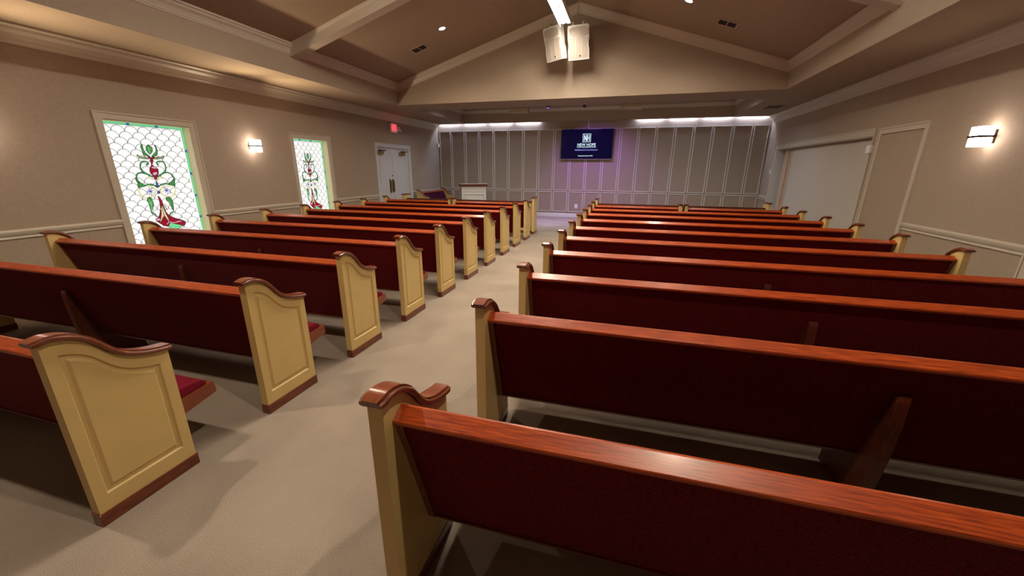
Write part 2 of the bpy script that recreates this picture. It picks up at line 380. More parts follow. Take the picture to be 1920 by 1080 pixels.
# casings
CASP = None
def casing(b, x, s, y0, y1, z0, z1, w, t=.022, legs=(True, True), foot=0.0):
    """flat stepped casing round an opening in a side wall; s points into the room"""
    def bx(a, c, p, q):
        b.box(min(x, x+s*t), max(x, x+s*t), a, c, p, q)
    bx(y0-w, y1+w, z1, z1+w)
    if legs[0]: bx(y0-w, y0, z0, z1)
    if legs[1]: bx(y1, y1+w, z0, z1)
    u = .02  # raised outer band
    b.box(min(x+s*t, x+s*(t+.012)), max(x+s*t, x+s*(t+.012)), y0-w, y1+w, z1+w-u, z1+w)
    if legs[0]: b.box(min(x+s*t, x+s*(t+.012)), max(x+s*t, x+s*(t+.012)), y0-w, y0-w+u, z0, z1+w-u)
    if legs[1]: b.box(min(x+s*t, x+s*(t+.012)), max(x+s*t, x+s*(t+.012)), y1+w-u, y1+w, z0, z1+w-u)

# ---- stained glass windows
ART = {'poly': {'leaf_top': [(0.518, 1.508), (0.474, 1.462), (0.48, 1.399), (0.511, 1.356), (0.555, 1.415), (0.561, 1.467), (0.535, 1.484)], 'leafL1': [(0.43, 1.503), (0.411, 1.471), (0.419, 1.409), (0.429, 1.353), (0.486, 1.324), (0.509, 1.322), (0.482, 1.355), (0.445, 1.398), (0.44, 1.448), (0.444, 1.492)], 'leafR1': [(0.593, 1.5), (0.606, 1.456), (0.593, 1.398), (0.547, 1.358), (0.515, 1.322), (0.599, 1.346), (0.617, 1.399), (0.62, 1.463), (0.609, 1.495)], 'wingL': [(0.336, 1.344), (0.355, 1.307), (0.409, 1.293), (0.49, 1.292), (0.45, 1.32), (0.382, 1.323), (0.35, 1.354)], 'wingR': [(0.515, 1.296), (0.598, 1.291), (0.685, 1.317), (0.69, 1.356), (0.643, 1.326), (0.582, 1.324)], 'bud_red': [(0.465, 1.336), (0.507, 1.311), (0.572, 1.333), (0.525, 1.286), (0.506, 1.283), (0.482, 1.304)], 'neck': [(0.483, 1.285), (0.539, 1.284), (0.514, 1.241), (0.508, 1.189), (0.567, 1.157), (0.565, 1.105), (0.543, 1.052), (0.5, 0.974), (0.479, 1.04), (0.449, 1.105), (0.457, 1.157), (0.489, 1.196), (0.496, 1.241)], 'neckwhite': [(0.49, 1.189), (0.548, 1.181), (0.558, 1.144), (0.472, 1.163)], 'neckwhite2': [(0.468, 1.092), (0.551, 1.111), (0.541, 1.072), (0.493, 1.046)], 'blue1': [(0.497, 0.961), (0.512, 0.96), (0.518, 0.894), (0.501, 0.87), (0.474, 0.902), (0.493, 0.914)], 'blue2': [(0.5, 0.825), (0.521, 0.8), (0.493, 0.774), (0.474, 0.799)], 'tulL': [(0.316, 0.698), (0.362, 0.742), (0.385, 0.714), (0.397, 0.633), (0.366, 0.555), (0.341, 0.496), (0.334, 0.544), (0.335, 0.624)], 'tulR': [(0.563, 0.682), (0.614, 0.734), (0.66, 0.682), (0.654, 0.571), (0.642, 0.488), (0.616, 0.574), (0.6, 0.645)], 'leafLL': [(0.249, 0.929), (0.291, 0.959), (0.323, 0.926), (0.359, 0.906), (0.314, 0.888), (0.256, 0.884)], 'leafLL2': [(0.242, 1.018), (0.253, 1.017), (0.286, 0.94), (0.258, 0.941)], 'leafRR': [(0.648, 0.909), (0.702, 0.949), (0.768, 1.009), (0.765, 0.981), (0.744, 0.934), (0.756, 0.899), (0.684, 0.899)], 'base': [(0.469, 0.762), (0.509, 0.692), (0.518, 0.569), (0.534, 0.47), (0.595, 0.401), (0.767, 0.324), (0.775, 0.286), (0.732, 0.233), (0.572, 0.297), (0.483, 0.252), (0.352, 0.387), (0.422, 0.427), (0.46, 0.533), (0.478, 0.64)], 'base_y1': [(0.487, 0.626), (0.493, 0.516), (0.49, 0.447), (0.428, 0.343), (0.41, 0.345), (0.456, 0.437), (0.472, 0.532)], 'base_y2': [(0.497, 0.639), (0.515, 0.5), (0.549, 0.343), (0.53, 0.345), (0.487, 0.461)], 'base_pink': [(0.367, 0.399), (0.432, 0.412), (0.427, 0.364), (0.366, 0.371)], 'base_pink2': [(0.621, 0.341), (0.753, 0.325), (0.68, 0.305)], 'greenR': [(0.54, 0.33), (0.61, 0.292), (0.724, 0.256), (0.658, 0.207), (0.51, 0.227)]}, 'lines': {'g': [[(0.441, 1.208), (0.465, 1.234), (0.436, 1.259), (0.389, 1.258), (0.35, 1.213), (0.345, 1.143), (0.385, 1.092), (0.472, 1.033)], [(0.579, 1.21), (0.567, 1.235), (0.592, 1.265), (0.654, 1.263), (0.68, 1.224), (0.676, 1.144), (0.648, 1.104), (0.538, 1.032)], [(0.472, 1.033), (0.374, 1.092), (0.299, 1.093), (0.265, 1.043), (0.267, 0.979), (0.312, 0.927)], [(0.538, 1.032), (0.655, 1.104), (0.726, 1.084), (0.768, 1.009), (0.723, 0.955), (0.662, 0.916)], [(0.256, 0.884), (0.355, 0.912), (0.442, 0.929), (0.496, 0.874)], [(0.502, 0.874), (0.575, 0.925), (0.663, 0.923), (0.746, 0.886)], [(0.341, 0.496), (0.379, 0.479), (0.392, 0.43)], [(0.642, 0.488), (0.59, 0.465), (0.568, 0.425)]], 'y': [[(0.251, 0.865), (0.256, 0.787), (0.298, 0.719), (0.382, 0.727), (0.448, 0.777), (0.476, 0.842), (0.432, 0.89), (0.372, 0.886)], [(0.756, 0.871), (0.724, 0.762), (0.641, 0.711), (0.568, 0.729), (0.528, 0.799), (0.549, 0.866), (0.618, 0.89), (0.678, 0.874)], [(0.414, 1.015), (0.442, 1.034), (0.461, 0.988)], [(0.531, 0.973), (0.563, 1.032), (0.599, 0.998)]]}, 'stars': [(0.39, 0.819), (0.605, 0.823)]}
def ribbon(b, pts, w, x, m):
    n = len(pts)
    for i in range(n-1):
        (a0, a1), (c0, c1) = pts[i], pts[i+1]; dx, dz = c0-a0, c1-a1; L = math.hypot(dx, dz) or 1e-6
        nx, nz = -dz/L*w/2, dx/L*w/2; ex, ez = dx/L*w*.25, dz/L*w*.25
        b.poly([(x, a0-ex+nx, a1-ez+nz), (x, a0-ex-nx, a1-ez-nz), (x, c0+ex-nx, c1+ez-nz), (x, c0+ex+nx, c1+ez+nz)], m)
def smooth_pts(p, n=2, closed=False):
    for _ in range(n):
        q = []
        m_ = len(p) if closed else len(p)-1
        if not closed: q.append(p[0])
        for i in range(m_):
            a, c = p[i], p[(i+1) % len(p)]
            q += [(a[0]*.75+c[0]*.25, a[1]*.75+c[1]*.25), (a[0]*.25+c[0]*.75, a[1]*.25+c[1]*.75)]
        if not closed: q.append(p[-1])
        p = q
    return p
POLY_M = {'leaf_top':'g_green','leafL1':'g_green','leafR1':'g_green','wingL':'g_lime','wingR':'g_lime','bud_red':'g_red','neck':'g_red','neckwhite':'g_pink','neckwhite2':'g_pink',
 'blue1':'g_blue','blue2':'g_blue','tulL':'g_green','tulR':'g_green','leafLL':'g_green','leafLL2':'g_green','leafRR':'g_green','base':'g_red','base_y1':'g_yellow','base_y2':'g_yellow','base_pink':'g_pink','base_pink2':'g_pink','greenR':'g_mint'}
def make_window(idx, y0, y1, label):
    root = struct(empty('window_%d' % idx, (XL, (y0+y1)/2, WZ0)), label, 'window')
    def loc(b, nm, m): 
        o = b.build(nm, m); o.parent = root; o.matrix_parent_inverse = Matrix.Translation(-Vector(root.location)); return o
    b = MB(); casing(b, XL, 1, y0, y1, WZ0, WZ1, .095, .02); b.box(XL, XL+.05, y0-.12, y1+.12, WZ0-.03, WZ0); b.box(XL, XL+.02, y0-.095, y1+.095, WZ0-.12, WZ0-.03); loc(b, 'window_frame', 'trim')
    xg = XL-.15
    b = MB(); j = .012
    b.box(XL-.21, XL+.001, y0, y0+j, WZ0, WZ1); b.box(XL-.21, XL+.001, y1-j, y1, WZ0, WZ1); b.box(XL-.21, XL+.001, y0+j, y1-j, WZ1-j, WZ1); b.box(XL-.21, XL+.001, y0+j, y1-j, WZ0, WZ0+j)
    loc(b, 'jamb', 'jamb')
    ya, yb, za, zb = y0+j, y1-j, WZ0+j, WZ1-j
    b = MB(); b.box(xg-.012, xg, ya, yb, za, zb); loc(b, 'pane', 'g_white')
    # green border with blue squares
    b = MB(); w = .030; x = xg+.003
    def q(a, c, p, r, m): b.box(xg, x, a, c, p, r, m)
    q(ya, yb, zb-w, zb, 'g_mint'); q(ya, yb, za, za+w, 'g_mint'); q(ya, ya+w, za+w, zb-w, 'g_mint'); q(yb-w, yb, za+w, zb-w, 'g_mint')
    W = yb-ya; H = zb-za
    for k in (1, 2):
        yy = ya+W*k/3
        for zc in (za+w/2, zb-w/2): b.box(xg, x+.001, yy-.02, yy+.02, zc-w/2, zc+w/2, 'g_blue')
    for k in range(1, 5):
        zz = za+H*k/5
        for yc in (ya+w/2, yb-w/2): b.box(xg, x+.001, yc-w/2, yc+w/2, zz-.02, zz+.02, 'g_blue')
    loc(b, 'glass_border', 'g_mint')
    # lead cames in fish scales
    b = MB(); xl = xg+.002; sw = .155; rp = .0805
    sx = W/1.07; ymid = ya+W/2
    r = 0; z = zb-w-.02
    while z > za-.05:
        off = 0 if r % 2 == 0 else sw/2
        kk = -5
        while kk <= 5:
            cx = ymid+(kk*sw+off)*sx
            pts = []
            for t in range(9):
                a = PI*t/8
                pts.append((cx+sw/2*sx*math.cos(a), z-rp+.012+rp*.98*math.sin(a)))
            pts = [p for p in pts if ya+w <= p[0] <= yb-w and za+w <= p[1] <= zb-w]
            if len(pts) > 1: ribbon(b, pts, .0062, xl, 'lead')
            kk += 1
        z -= rp; r += 1
    for a_, c_ in (((ya+w, za+w), (ya+w, zb-w)), ((yb-w, za+w), (yb-w, zb-w)), ((ya+w, za+w), (yb-w, za+w)), ((ya+w, zb-w), (yb-w, zb-w))):
        ribbon(b, [a_, c_], .005, x+.001, 'lead')
    loc(b, 'lead_came', 'lead')
    # the flower ornament
    b = MB(); f = lambda p: (ymid+(p[0]-.505)*sx, WZ0+p[1])
    layer = 0
    for k, pts in ART['poly'].items():
        layer += 1; xx = xg+.004+layer*.0003
        P = smooth_pts([f(p) for p in pts], 1, True)
        b.poly([(xx, p[0], p[1]) for p in P], POLY_M[k]); ribbon(b, P+[P[0]], .0075, xx+.0002, 'lead')
    for p0_, p1_ in (((.518,1.508),(.511,1.356)), ((.362,.742),(.341,.496))):
        ribbon(b, [f(p0_), f(p1_)], .004, xg+.0115, 'lead')
    vein = {'g_lime': [[(.40,.70),(.365,.64),(.345,.54)], [(.325,.66),(.35,.62)], [(.60,.66),(.62,.60)], [(.515,1.47),(.53,1.43)], [(.50,1.42),(.515,1.40)], [(.40,.91),(.44,.90)]],
            'g_pink': [[(.47,.42),(.50,.46),(.52,.45)], [(.43,.52),(.47,.55)], [(.55,.33),(.60,.31),(.66,.32)], [(.50,.30),(.54,.34)], [(.45,.60),(.47,.63)], [(.50,1.22),(.52,1.20)]],
            'g_red': [[(.53,.60),(.55,.52)], [(.42,1.335),(.45,1.31)], [(.58,1.31),(.61,1.33)]],
            'g_mint': [[(.35,.70),(.36,.60),(.345,.52)], [(.50,1.46),(.51,1.38)]]}
    for k, ls in vein.items():
        for l_ in ls: ribbon(b, smooth_pts([f(p) for p in l_], 1), .011, xg+.0118, k)
    for l_ in ART['lines']['g']:
        P = smooth_pts([f(p) for p in l_], 2); ribbon(b, P, .021, xg+.0034, 'lead'); ribbon(b, P, .012, xg+.0037, 'g_green')
    for l_ in ART['lines']['y']:
        P = smooth_pts([f(p) for p in l_], 2); ribbon(b, P, .020, xg+.0030, 'lead'); ribbon(b, P, .016, xg+.0033, 'g_yellow')
    for s_ in ART['stars']:
        c = f(s_)
        for k in range(8):
            a = PI*k/4+.2; r_ = .055 if k % 2 == 0 else .045
            ribbon(b, [(c[0]+.012*math.cos(a), c[1]+.012*math.sin(a)), (c[0]+r_*math.cos(a), c[1]+r_*math.sin(a))], .008, xg+.0125, 'g_violet')
        b.poly([(xg+.013, c[0]+.018*math.cos(PI*k/5), c[1]+.018*math.sin(PI*k/5)) for k in range(10)], 'g_blue')
    loc(b, 'flower_ornament', 'g_green')
    return root
make_window(1, WINS[0][0], WINS[0][1], 'stained glass window nearer the camera on the left wall')
make_window(2, WINS[1][0], WINS[1][1], 'stained glass window farther along the left wall')

# ---- double door in the left wall
root = struct(empty('door_1', (XL, (DY0+DY1)/2, 0)), 'white double door in the left wall near the stage', 'door')
def loc_to(root):
    def f(b, nm, m, smooth=False):
        o = b.build(nm, m, smooth=smooth); o.parent = root; o.matrix_parent_inverse = Matrix.Translation(-Vector(root.location)); return o
    return f
loc = loc_to(root)
b = MB(); casing(b, XL, 1, DY0, DY1, 0, DZ, .09, .02); b.box(XL-.2, XL+.001, DY0-.0, DY0+.03, 0, DZ); b.box(XL-.2, XL+.001, DY1-.03, DY1, 0, DZ); b.box(XL-.2, XL+.001, DY0+.03, DY1-.03, DZ-.03, DZ); loc(b, 'door_frame', 'door')
ym = 10.905
for a, c, hy, cl in ((DY0+.03, ym-.003, 10.815, (10.22, 10.62)), (ym+.003, DY1-.03, 10.965, (11.40, 11.80))):
    b = MB(); xd = XL-.035
    b.box(xd-.04, xd, a, c, .01, DZ-.03)
    # raised panels with grooves
    for z0, z1 in ((.22, .98), (1.20, 2.05)):
        b.box(xd, xd+.006, a+.10, c-.10, z0, z0+.018); b.box(xd, xd+.006, a+.10, c-.10, z1-.018, z1)
        b.box(xd, xd+.006, a+.10, a+.118, z0, z1); b.box(xd, xd+.006, c-.118, c-.10, z0, z1)
        b.box(xd, xd+.004, a+.15, c-.15, z0+.05, z1-.05)
    b.box(xd, xd+.004, a, c, 1.085, 1.092, 'dark'); 
    for f_ in b.bm.faces: pass
    leaf = loc(b, 'door_leaf', 'door')
    leaf.data.materials.clear(); leaf.data.materials.append(M['door']); leaf.data.materials.append(M['dark'])
    for p in leaf.data.polygons: p.material_index = 0
    b = MB(); b.box(xd, xd+.008, hy-.035, hy+.035, .92, 1.32, 'brassdark'); b.box(xd+.008, xd+.05, hy-.012, hy+.012, .98, 1.0, 'brass'); b.box(xd+.008, xd+.05, hy-.012, hy+.012, 1.24, 1.26, 'brass'); b.box(xd+.04, xd+.06, hy-.012, hy+.012, .96, 1.28, 'brass')
    h_ = b.build('pull_handle', 'brass'); h_.parent = leaf
    b = MB(); b.box(xd, xd+.06, cl[0], cl[0]+.30, 2.03, 2.11, 'brass'); b.box(xd+.02, xd+.075, cl[0]+.10, cl[1], 2.125, 2.15, 'brassdark'); b.box(xd+.04, xd+.07, cl[0]+.10, cl[0]+.14, 2.09, 2.14, 'brassdark')
    h_ = b.build('door_closer', 'brass'); h_.parent = leaf
b = MB(); b.disc((XL-.035, 10.965, 1.42), .02, (1,0,0), 'brassdark', 14, .012); loc(b, 'lock_cylinder', 'brassdark')

# ---- wide opening with the folding partition in the right wall
root = struct(empty('door_2', (XR, 10.9, 0)), 'wide white folding partition in the right wall', 'door'); loc = loc_to(root)
b = MB(); b.mi('trim')
s = -1; t = .022
b.box(XR-t, XR, 8.50, 13.386, 2.21, 2.335); b.box(XR-t-.012, XR-t, 8.50, 13.386, 2.315, 2.335)
b.box(XR-t, XR, 13.25, 13.386, 0, 2.21); b.box(XR-t-.012, XR-t, 13.366, 13.386, 0, 2.315)
b.box(XR-t, XR, 8.50, 8.56, 0, 2.21); b.box(XR-t-.012, XR-t, 8.50, 8.515, 0, 2.315)
b.box(XR, XR+.34, 13.235, 13.25, 0, 2.21, 'white'); b.box(XR, XR+.16, 8.56, 8.575, 0, 2.21); b.box(XR, XR+.16, 8.575, 13.235, 2.195, 2.21)
loc(b, 'door_frame', 'trim')
b = MB(); b.box(XR+.10, XR+.13, 8.72, 12.36, .02, 2.165); loc(b, 'partition_panel', 'partition')
b = MB(); b.box(XR+.115, XR+.15, 12.37, 12.62, .02, 2.165); b.box(XR+.10, XR+.14, 12.64, 12.93, .02, 2.165); loc(b, 'folded_panel', 'pine')
b = MB(); b.box(XR+.04, XR+.07, 8.60, 8.64, 0, 2.1); b.box(XR+.09, XR+.11, 8.66, 8.69, 0, 2.1); b.box(XR+.03, XR+.07, 8.60, 8.66, .70, .74, 'white'); b.box(XR+.03, XR+.07, 8.60, 8.66, .80, .83, 'white'); 
o = loc(b, 'track_post', 'grille')
b = MB(); b.box(XR+.09, XR+.15, 8.575, 13.235, 2.17, 2.195); loc(b, 'track', 'ceil')
# flat framed panel beside it
b = MB(); b.box(XR-.022, XR, 7.20, 8.43, 2.22, 2.312); b.box(XR-.022, XR, 7.20, 7.30, 0, 2.22); b.box(XR-.022, XR, 8.335, 8.43, 0, 2.22)
b.box(XR-.034, XR-.022, 7.20, 8.43, 2.292, 2.312); b.box(XR-.034, XR-.022, 7.20, 7.22, 0, 2.292); b.box(XR-.034, XR-.022, 8.41, 8.43, 0, 2.292)
trim(b, 'door-height trim frame on the right wall beside the partition')
# next door, nearer the camera
root = struct(empty('door_3', (XR, 4.2, 0)), 'white door frame at the right edge of the view', 'door'); loc = loc_to(root)
b = MB(); casing(b, XR, -1, RD[0], RD[1], 0, RD[3], .11, .022); loc(b, 'door_frame', 'trim')
b = MB(); b.box(XR+.05, XR+.09, RD[0], RD[1], .01, RD[3]); loc(b, 'door_leaf', 'door')

# ============================================================ PEWS
# local frame of a pew: x along the seat (0 = left end face), y from the rear edge towards the stage, z up
TOPC = [(0,.924),(.03,.930),(.06,.926),(.09,.917),(.12,.901),(.15,.877),(.175,.846),(.20,.813),(.225,.787),(.25,.768),(.28,.752),(.32,.736),(.36,.725),(.40,.717),(.437,.713)]
DEP = .437; THK = .054
def top_z(y):
    if y <= TOPC[0][0]: return TOPC[0][1]
    for (a, za), (c, zc) in zip(TOPC, TOPC[1:]):
        if y <= c: return za+(zc-za)*(y-a)/(c-a)
    return TOPC[-1][1]
def outline(y0, y1, z0, off, nb=6, nt=22):
    pts = [(y0+(y1-y0)*i/nb, z0) for i in range(nb)]
    zt = top_z(y1)-off
    pts += [(y1, z0+(zt-z0)*i/nb) for i in range(nb)]
    pts += [(y1+(y0-y1)*i/nt, top_z(y1+(y0-y1)*i/nt)-off) for i in range(nt)]
    zt = top_z(y0)-off
    pts += [(y0, zt+(z0-zt)*i/nb) for i in range(nb)]
    return pts
def end_panel(x_out, s, parent):
    """x_out = outer face; s = +1 when the outer face looks to +x. Outer face carries a recessed moulding."""
    b = MB(); xi = x_out-s*THK
    O = outline(0, DEP, 0, 0)
    def at(pts, x): return [(x, p[0], p[1]) for p in pts]
    rings = [at(O, xi), at(O, x_out),
             at(outline(.046, .388, .148, .062), x_out),
             at(outline(.053, .381, .156, .070), x_out-s*.009),
             at(outline(.066, .368, .170, .084), x_out-s*.009),
             at(outline(.078, .356, .184, .097), x_out-s*.001)]
    b.loft(rings); e = b.build('end_panel', 'cream', parent)
    b = MB(); g = .006; x0, x1 = sorted((xi-s*g*.3, x_out+s*g)); b.box(x0, x1, -g, DEP+g, 0, .067, bev=.003); b.build('plinth', 'woody', e)
    # moulded cap following the S curve
    ys = [-.016, 0]+[DEP*i/30 for i in range(1, 31)]+[DEP+.018]
    cx = (xi+x_out)/2; w = THK/2+.021
    prof = [(-w+.010, 0), (-w+.002, .004), (-w, .011), (-w+.002, .017), (-w+.008, .0215), (-w+.012, .0205), (-w+.0145, .0165), (-w+.017, .0275), (w-.017, .0275), (w-.0145, .0165), (w-.012, .0205), (w-.008, .0215), (w-.002, .017), (w, .011), (w-.002, .004), (w-.010, 0)]
    rings = []
    for i, y in enumerate(ys):
        a, c = max(y-.008, -.02), min(y+.008, DEP+.02)
        slope = (top_z(c)-top_z(a))/(c-a) if 0 <= y <= DEP else (.25 if y < 0 else .10)
        d = Vector((0, 1, slope)).normalized(); nrm = Vector((0, -d.z, d.y))
        zz = top_z(y) if y >= 0 else top_z(0)-.003
        if y > DEP: zz = top_z(DEP)+.001
        k = .86 if i in (0, len(ys)-1) else 1.0
        rings.append([Vector((cx+p*k, y, zz))+nrm*(.002+q*k+(.002 if k < 1 else 0)) for p, q in prof])
    b = MB(); b.loft(rings, 'woody')
    np_ = len(prof)
    for f in b.bm.faces:                                    # the raised flat strip takes the lighter wood colour
        if len(f.verts) == 4:
            q = [v.index for v in f.verts]
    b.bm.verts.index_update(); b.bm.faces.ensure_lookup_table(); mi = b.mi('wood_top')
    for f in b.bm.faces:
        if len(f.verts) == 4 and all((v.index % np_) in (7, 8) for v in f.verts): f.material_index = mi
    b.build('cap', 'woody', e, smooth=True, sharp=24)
    return e
def back_y(z): return .062+(.83-z)*(.235-.062)/(.83-.265)      # rear surface of the leaning back
def make_pew(W, supports, label, group, name='church_pew', flip=False):
    root = thing(name, label, 'pew', group=group)
    end_panel(0, -1, root); end_panel(W, 1, root)
    x0, x1 = THK+.001, W-THK-.001
    # leaning back: maroon fabric both sides inside a thin wooden frame
    b = MB(); b.prism([(back_y(.274)+.002, .274), (back_y(.83)+.002, .83), (back_y(.83)+.042, .83), (back_y(.274)+.042, .274)], 'x', x0+.027, x1-.027)
    b.build('backrest', 'fabric', root)
    for a, c in ((x0, x0+.028), (x1-.028, x1)):
        b = MB(); b.prism([(back_y(.265)-.010, .265), (back_y(.84)-.010, .84), (back_y(.84)+.040, .84), (back_y(.265)+.040, .265)], 'x', a, c); b.build('stile', 'woody', root)
    b = MB(); b.prism([(back_y(.265)-.006, .262), (back_y(.275)-.006, .274), (back_y(.275)+.040, .274), (back_y(.262)+.040, .262)], 'x', x0, x1); b.build('bottom_rail', 'woody', root)
    b = MB(); b.prism([(.050, .822), (.044, .834), (.046, .841), (.098, .869), (.108, .867), (.118, .856), (.118, .830), (.075, .822)], 'x', x0, x1, bev=.0015); b.build('top_rail', 'wood', root)
    # padded front of the back
    b = MB(); P = [(back_y(.44)+.042, .40), (back_y(.81)+.042, .815)]
    n = 8; pf = [(P[0][0]+(P[1][0]-P[0][0])*i/n+.028*math.sin(PI*i/n)**.5 if 0 < i < n else P[0][0]+(P[1][0]-P[0][0])*i/n, P[0][1]+(P[1][1]-P[0][1])*i/n) for i in range(n+1)]
    b.prism(pf, 'x', x0+.02, x1-.02); b.build('back_pad', 'cushion', root, smooth=True)
    # seat board with deep front rail, and its cushion
    b = MB(); b.prism([(.262, .289), (.44, .287), (.656, .327), (.662, .333), (.655, .392), (.648, .398), (.262, .367)], 'x', x0, x1, bev=.002); sb = b.build('seat', 'wood_seat', root)
    b = MB(); pr = [(.215, .366), (.622, .398)]
    pf = [(.265, .368), (.262, .402), (.28, .420), (.40, .436), (.56, .440), (.605, .430), (.622, .412), (.620, .398)]
    b.prism(pf, 'x', x0+.012, x1-.012, bev=.004); b.build('seat_cushion', 'cushion', root, smooth=True)
    for sx in supports:
        b = MB()
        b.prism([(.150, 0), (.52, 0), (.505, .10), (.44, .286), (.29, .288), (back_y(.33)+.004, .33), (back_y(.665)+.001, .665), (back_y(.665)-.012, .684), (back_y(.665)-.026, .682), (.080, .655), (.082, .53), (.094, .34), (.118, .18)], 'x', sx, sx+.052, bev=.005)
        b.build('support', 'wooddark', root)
    return root
LY = [.856, 1.781, 2.662, 3.573, 4.472, 5.375, 6.285, 7.205, 8.115, 9.042]
RY = [.895, 1.826, 2.733, 3.641, 4.535, 5.425, 6.345, 7.255, 8.170, 9.030]
XLA, XRA, W = -2.234, -.722, 3.812
ORD = ['nearest', 'second', 'third', 'fourth', 'fifth', 'sixth', 'seventh', 'eighth', 'ninth']
GL, GR = 'long maroon pews left of the aisle', 'long maroon pews right of the aisle'
pL = make_pew(W, [W-2.03], '', GL); pR = make_pew(W, [1.945], '', GR)
extraL = ['at the lower left', '', '', 'crossing the first window', '', '', '', '', '']
extraR = ['crossing the bottom right', '', '', '', '', '', '', '', 'behind the short pews']
for i in range(9):
    for proto, X, Y, side, ex in ((pL, XLA-W, LY, 'left', extraL), (pR, XRA, RY, 'right', extraR)):
        o = proto if i == 0 else copy_tree(proto)
        o.location = (X, Y[i], 0)
        where = 'pew nearest the camera' if i == 0 else ORD[i]+' pew from the camera'
        o['label'] = ('maroon %s, %s of the aisle%s' % (where, side, (', '+ex[i]) if ex[i] else ''))
# front rows: two short pews side by side in each block
HW = (W-.065)/2
h = make_pew(HW, [], '', 'short front-row pews')
h.location = (XLA-W, LY[9], 0); h['label'] = 'short front-row pew by the left wall and the double door'
for X, Y, lb in ((XLA-HW, LY[9], 'short front-row pew left of the aisle, at the aisle side'), (XRA, RY[9], 'short front-row pew right of the aisle, at the aisle side'), (XRA+W-HW, RY[9], 'short front-row pew by the right wall and the partition')):
    c = copy_tree(h); c.location = (X, Y, 0); c['label'] = lb

# pew-front screens before the first row
def make_screen(x, y, label):
    root = thing('pew_front', label, 'screen', (x, y, 0), group='cream pew fronts before the first row')
    for a in (0, W-THK):
        b = MB(); b.box(a, a+THK, 0, .36, 0, .925); e = b.build('end_post', 'cream', root)
        b = MB(); b.box(a-.006, a+THK+.006, -.006, .366, 0, .067, bev=.003); b.build('plinth', 'woody', e)
        b = MB(); b.box(a-.02, a+THK+.02, -.018, .378, .926, .952, bev=.009); b.build('cap', 'woody', e, smooth=True)
    b = MB(); b.box(THK, W-THK, .16, .19, .03, .80); b.build('screen_panel', 'cream', root)
    b = MB(); b.box(THK, W-THK, .14, .21, .80, .83, bev=.006); b.build('top_rail', 'wooddark', root)
    b = MB(); b.box(THK, W-THK, .15, .20, 0, .067); b.build('bottom_rail', 'woody', root)
    return root
s1 = make_screen(XLA-W-.02, 9.975, 'cream pew front with dark rail, left of the aisle before the podium')
s2 = copy_tree(s1); s2.location = (XRA+.005, 9.99, 0); s2['label'] = 'cream pew front with dark rail, right of the aisle facing the panelled wall'
# short pew along the left wall of the stage, facing right
o = make_pew(1.92, [], 'short pew with wine-coloured back, along the left wall of the stage, facing right', 'stage furniture')
o.rotation_euler = (0, 0, -PI/2); o.location = (-6.76, 13.97, 0)
for ch in o.children:
    if ch.name.startswith(('backrest', 'back_pad')): ch.data.materials[0] = M['purple_fabric']

# ============================================================ LECTERN
t = thing('lectern', 'white lectern with dark wooden top standing on the stage floor, left of the centre', 'lectern', (-4.92, 12.5, 0), .52)
b = MB(); w = .40
b.box(-w, w, -.22, .22, .08, 1.09); body = b.build('body', 'white', t)
b = MB(); b.box(-w-.03, w+.03, -.25, .25, 0, .09, bev=.01); b.build('base', 'white', t)
b = MB(); frame_y(b, -w+.06, w-.06, .16, .86, -.22, .03, .02); b.box(-w+.14, w-.14, -.232, -.22, .26, .78, bev=.004); b.build('front_moulding', 'white', body)
b = MB(); b.box(-w+.0, w-.0, -.235, -.22, .93, .96); b.box(-w, -w+.05, -.232, -.22, .09, 1.09); b.box(w-.05, w, -.232, -.22, .09, 1.09); b.build('pilaster', 'white', body)
b = MB(); b.prism([(-.27, 1.09), (.25, 1.09), (.25, 1.15), (-.27, 1.165)], 'x', -w-.045, w+.045, bev=.006); b.build('top', 'wooddark', t)
b = MB(); b.prism([(-.27, 1.166), (.24, 1.151), (.24, 1.162), (-.27, 1.182)], 'x', -w-.03, w+.03); b.build('reading_board', 'white', t)

# ============================================================ TELEVISION
t = thing('television', 'flat screen with dark blue slide on the panelled end wall', 'television', (-1.425, YB-.025, 2.446))
b = MB(); b.box(-.40, .40, -.045, -.0, -.2, .2, 'black'); b.build('wall_bracket', 'black', t)
b = MB(); b.box(-.857, .857, -.095, -.045, -.478, .478, bev=.006); b.build('housing', 'black', t)
b = MB(); b.box(-.845, .845, -.097, -.0945, -.462, .466); scr = b.build('screen', 'tv', t)
b = MB(); b.box(-.857, .857, -.099, -.094, -.480, -.467); b.build('bottom_trim', 'metal', t)
def text(s, size, x, z, y, m, parent, ext=.0, bold=0.0, sx=1.0, rot=(PI/2, 0, 0), name='lettering', align='CENTER'):
    cu = bpy.data.curves.new(name, 'FONT'); cu.body = s; cu.size = size; cu.align_x = align; cu.extrude = .0006; cu.offset = bold; cu.resolution_u = 3
    tmp = bpy.data.objects.new('tmp', cu); C.objects.link(tmp)
    dg = bpy.context.evaluated_depsgraph_get(); me = bpy.data.meshes.new_from_object(tmp.evaluated_get(dg))
    bpy.data.objects.remove(tmp); bpy.data.curves.remove(cu)
    me.materials.clear(); me.materials.append(M[m])
    o = bpy.data.objects.new(name, me); C.objects.link(o); o.location = (x, y, z); o.rotation_euler = rot; o.scale = (sx, 1, 1); o.parent = parent
    return o
ys = -.0985
b = MB()
for a, c, p, q in ((-.135,.135,.318,.332),(-.135,.135,.068,.082),(-.135,-.121,.082,.318),(.121,.135,.082,.318)): b.box(a, c, ys-.001, ys, p, q)
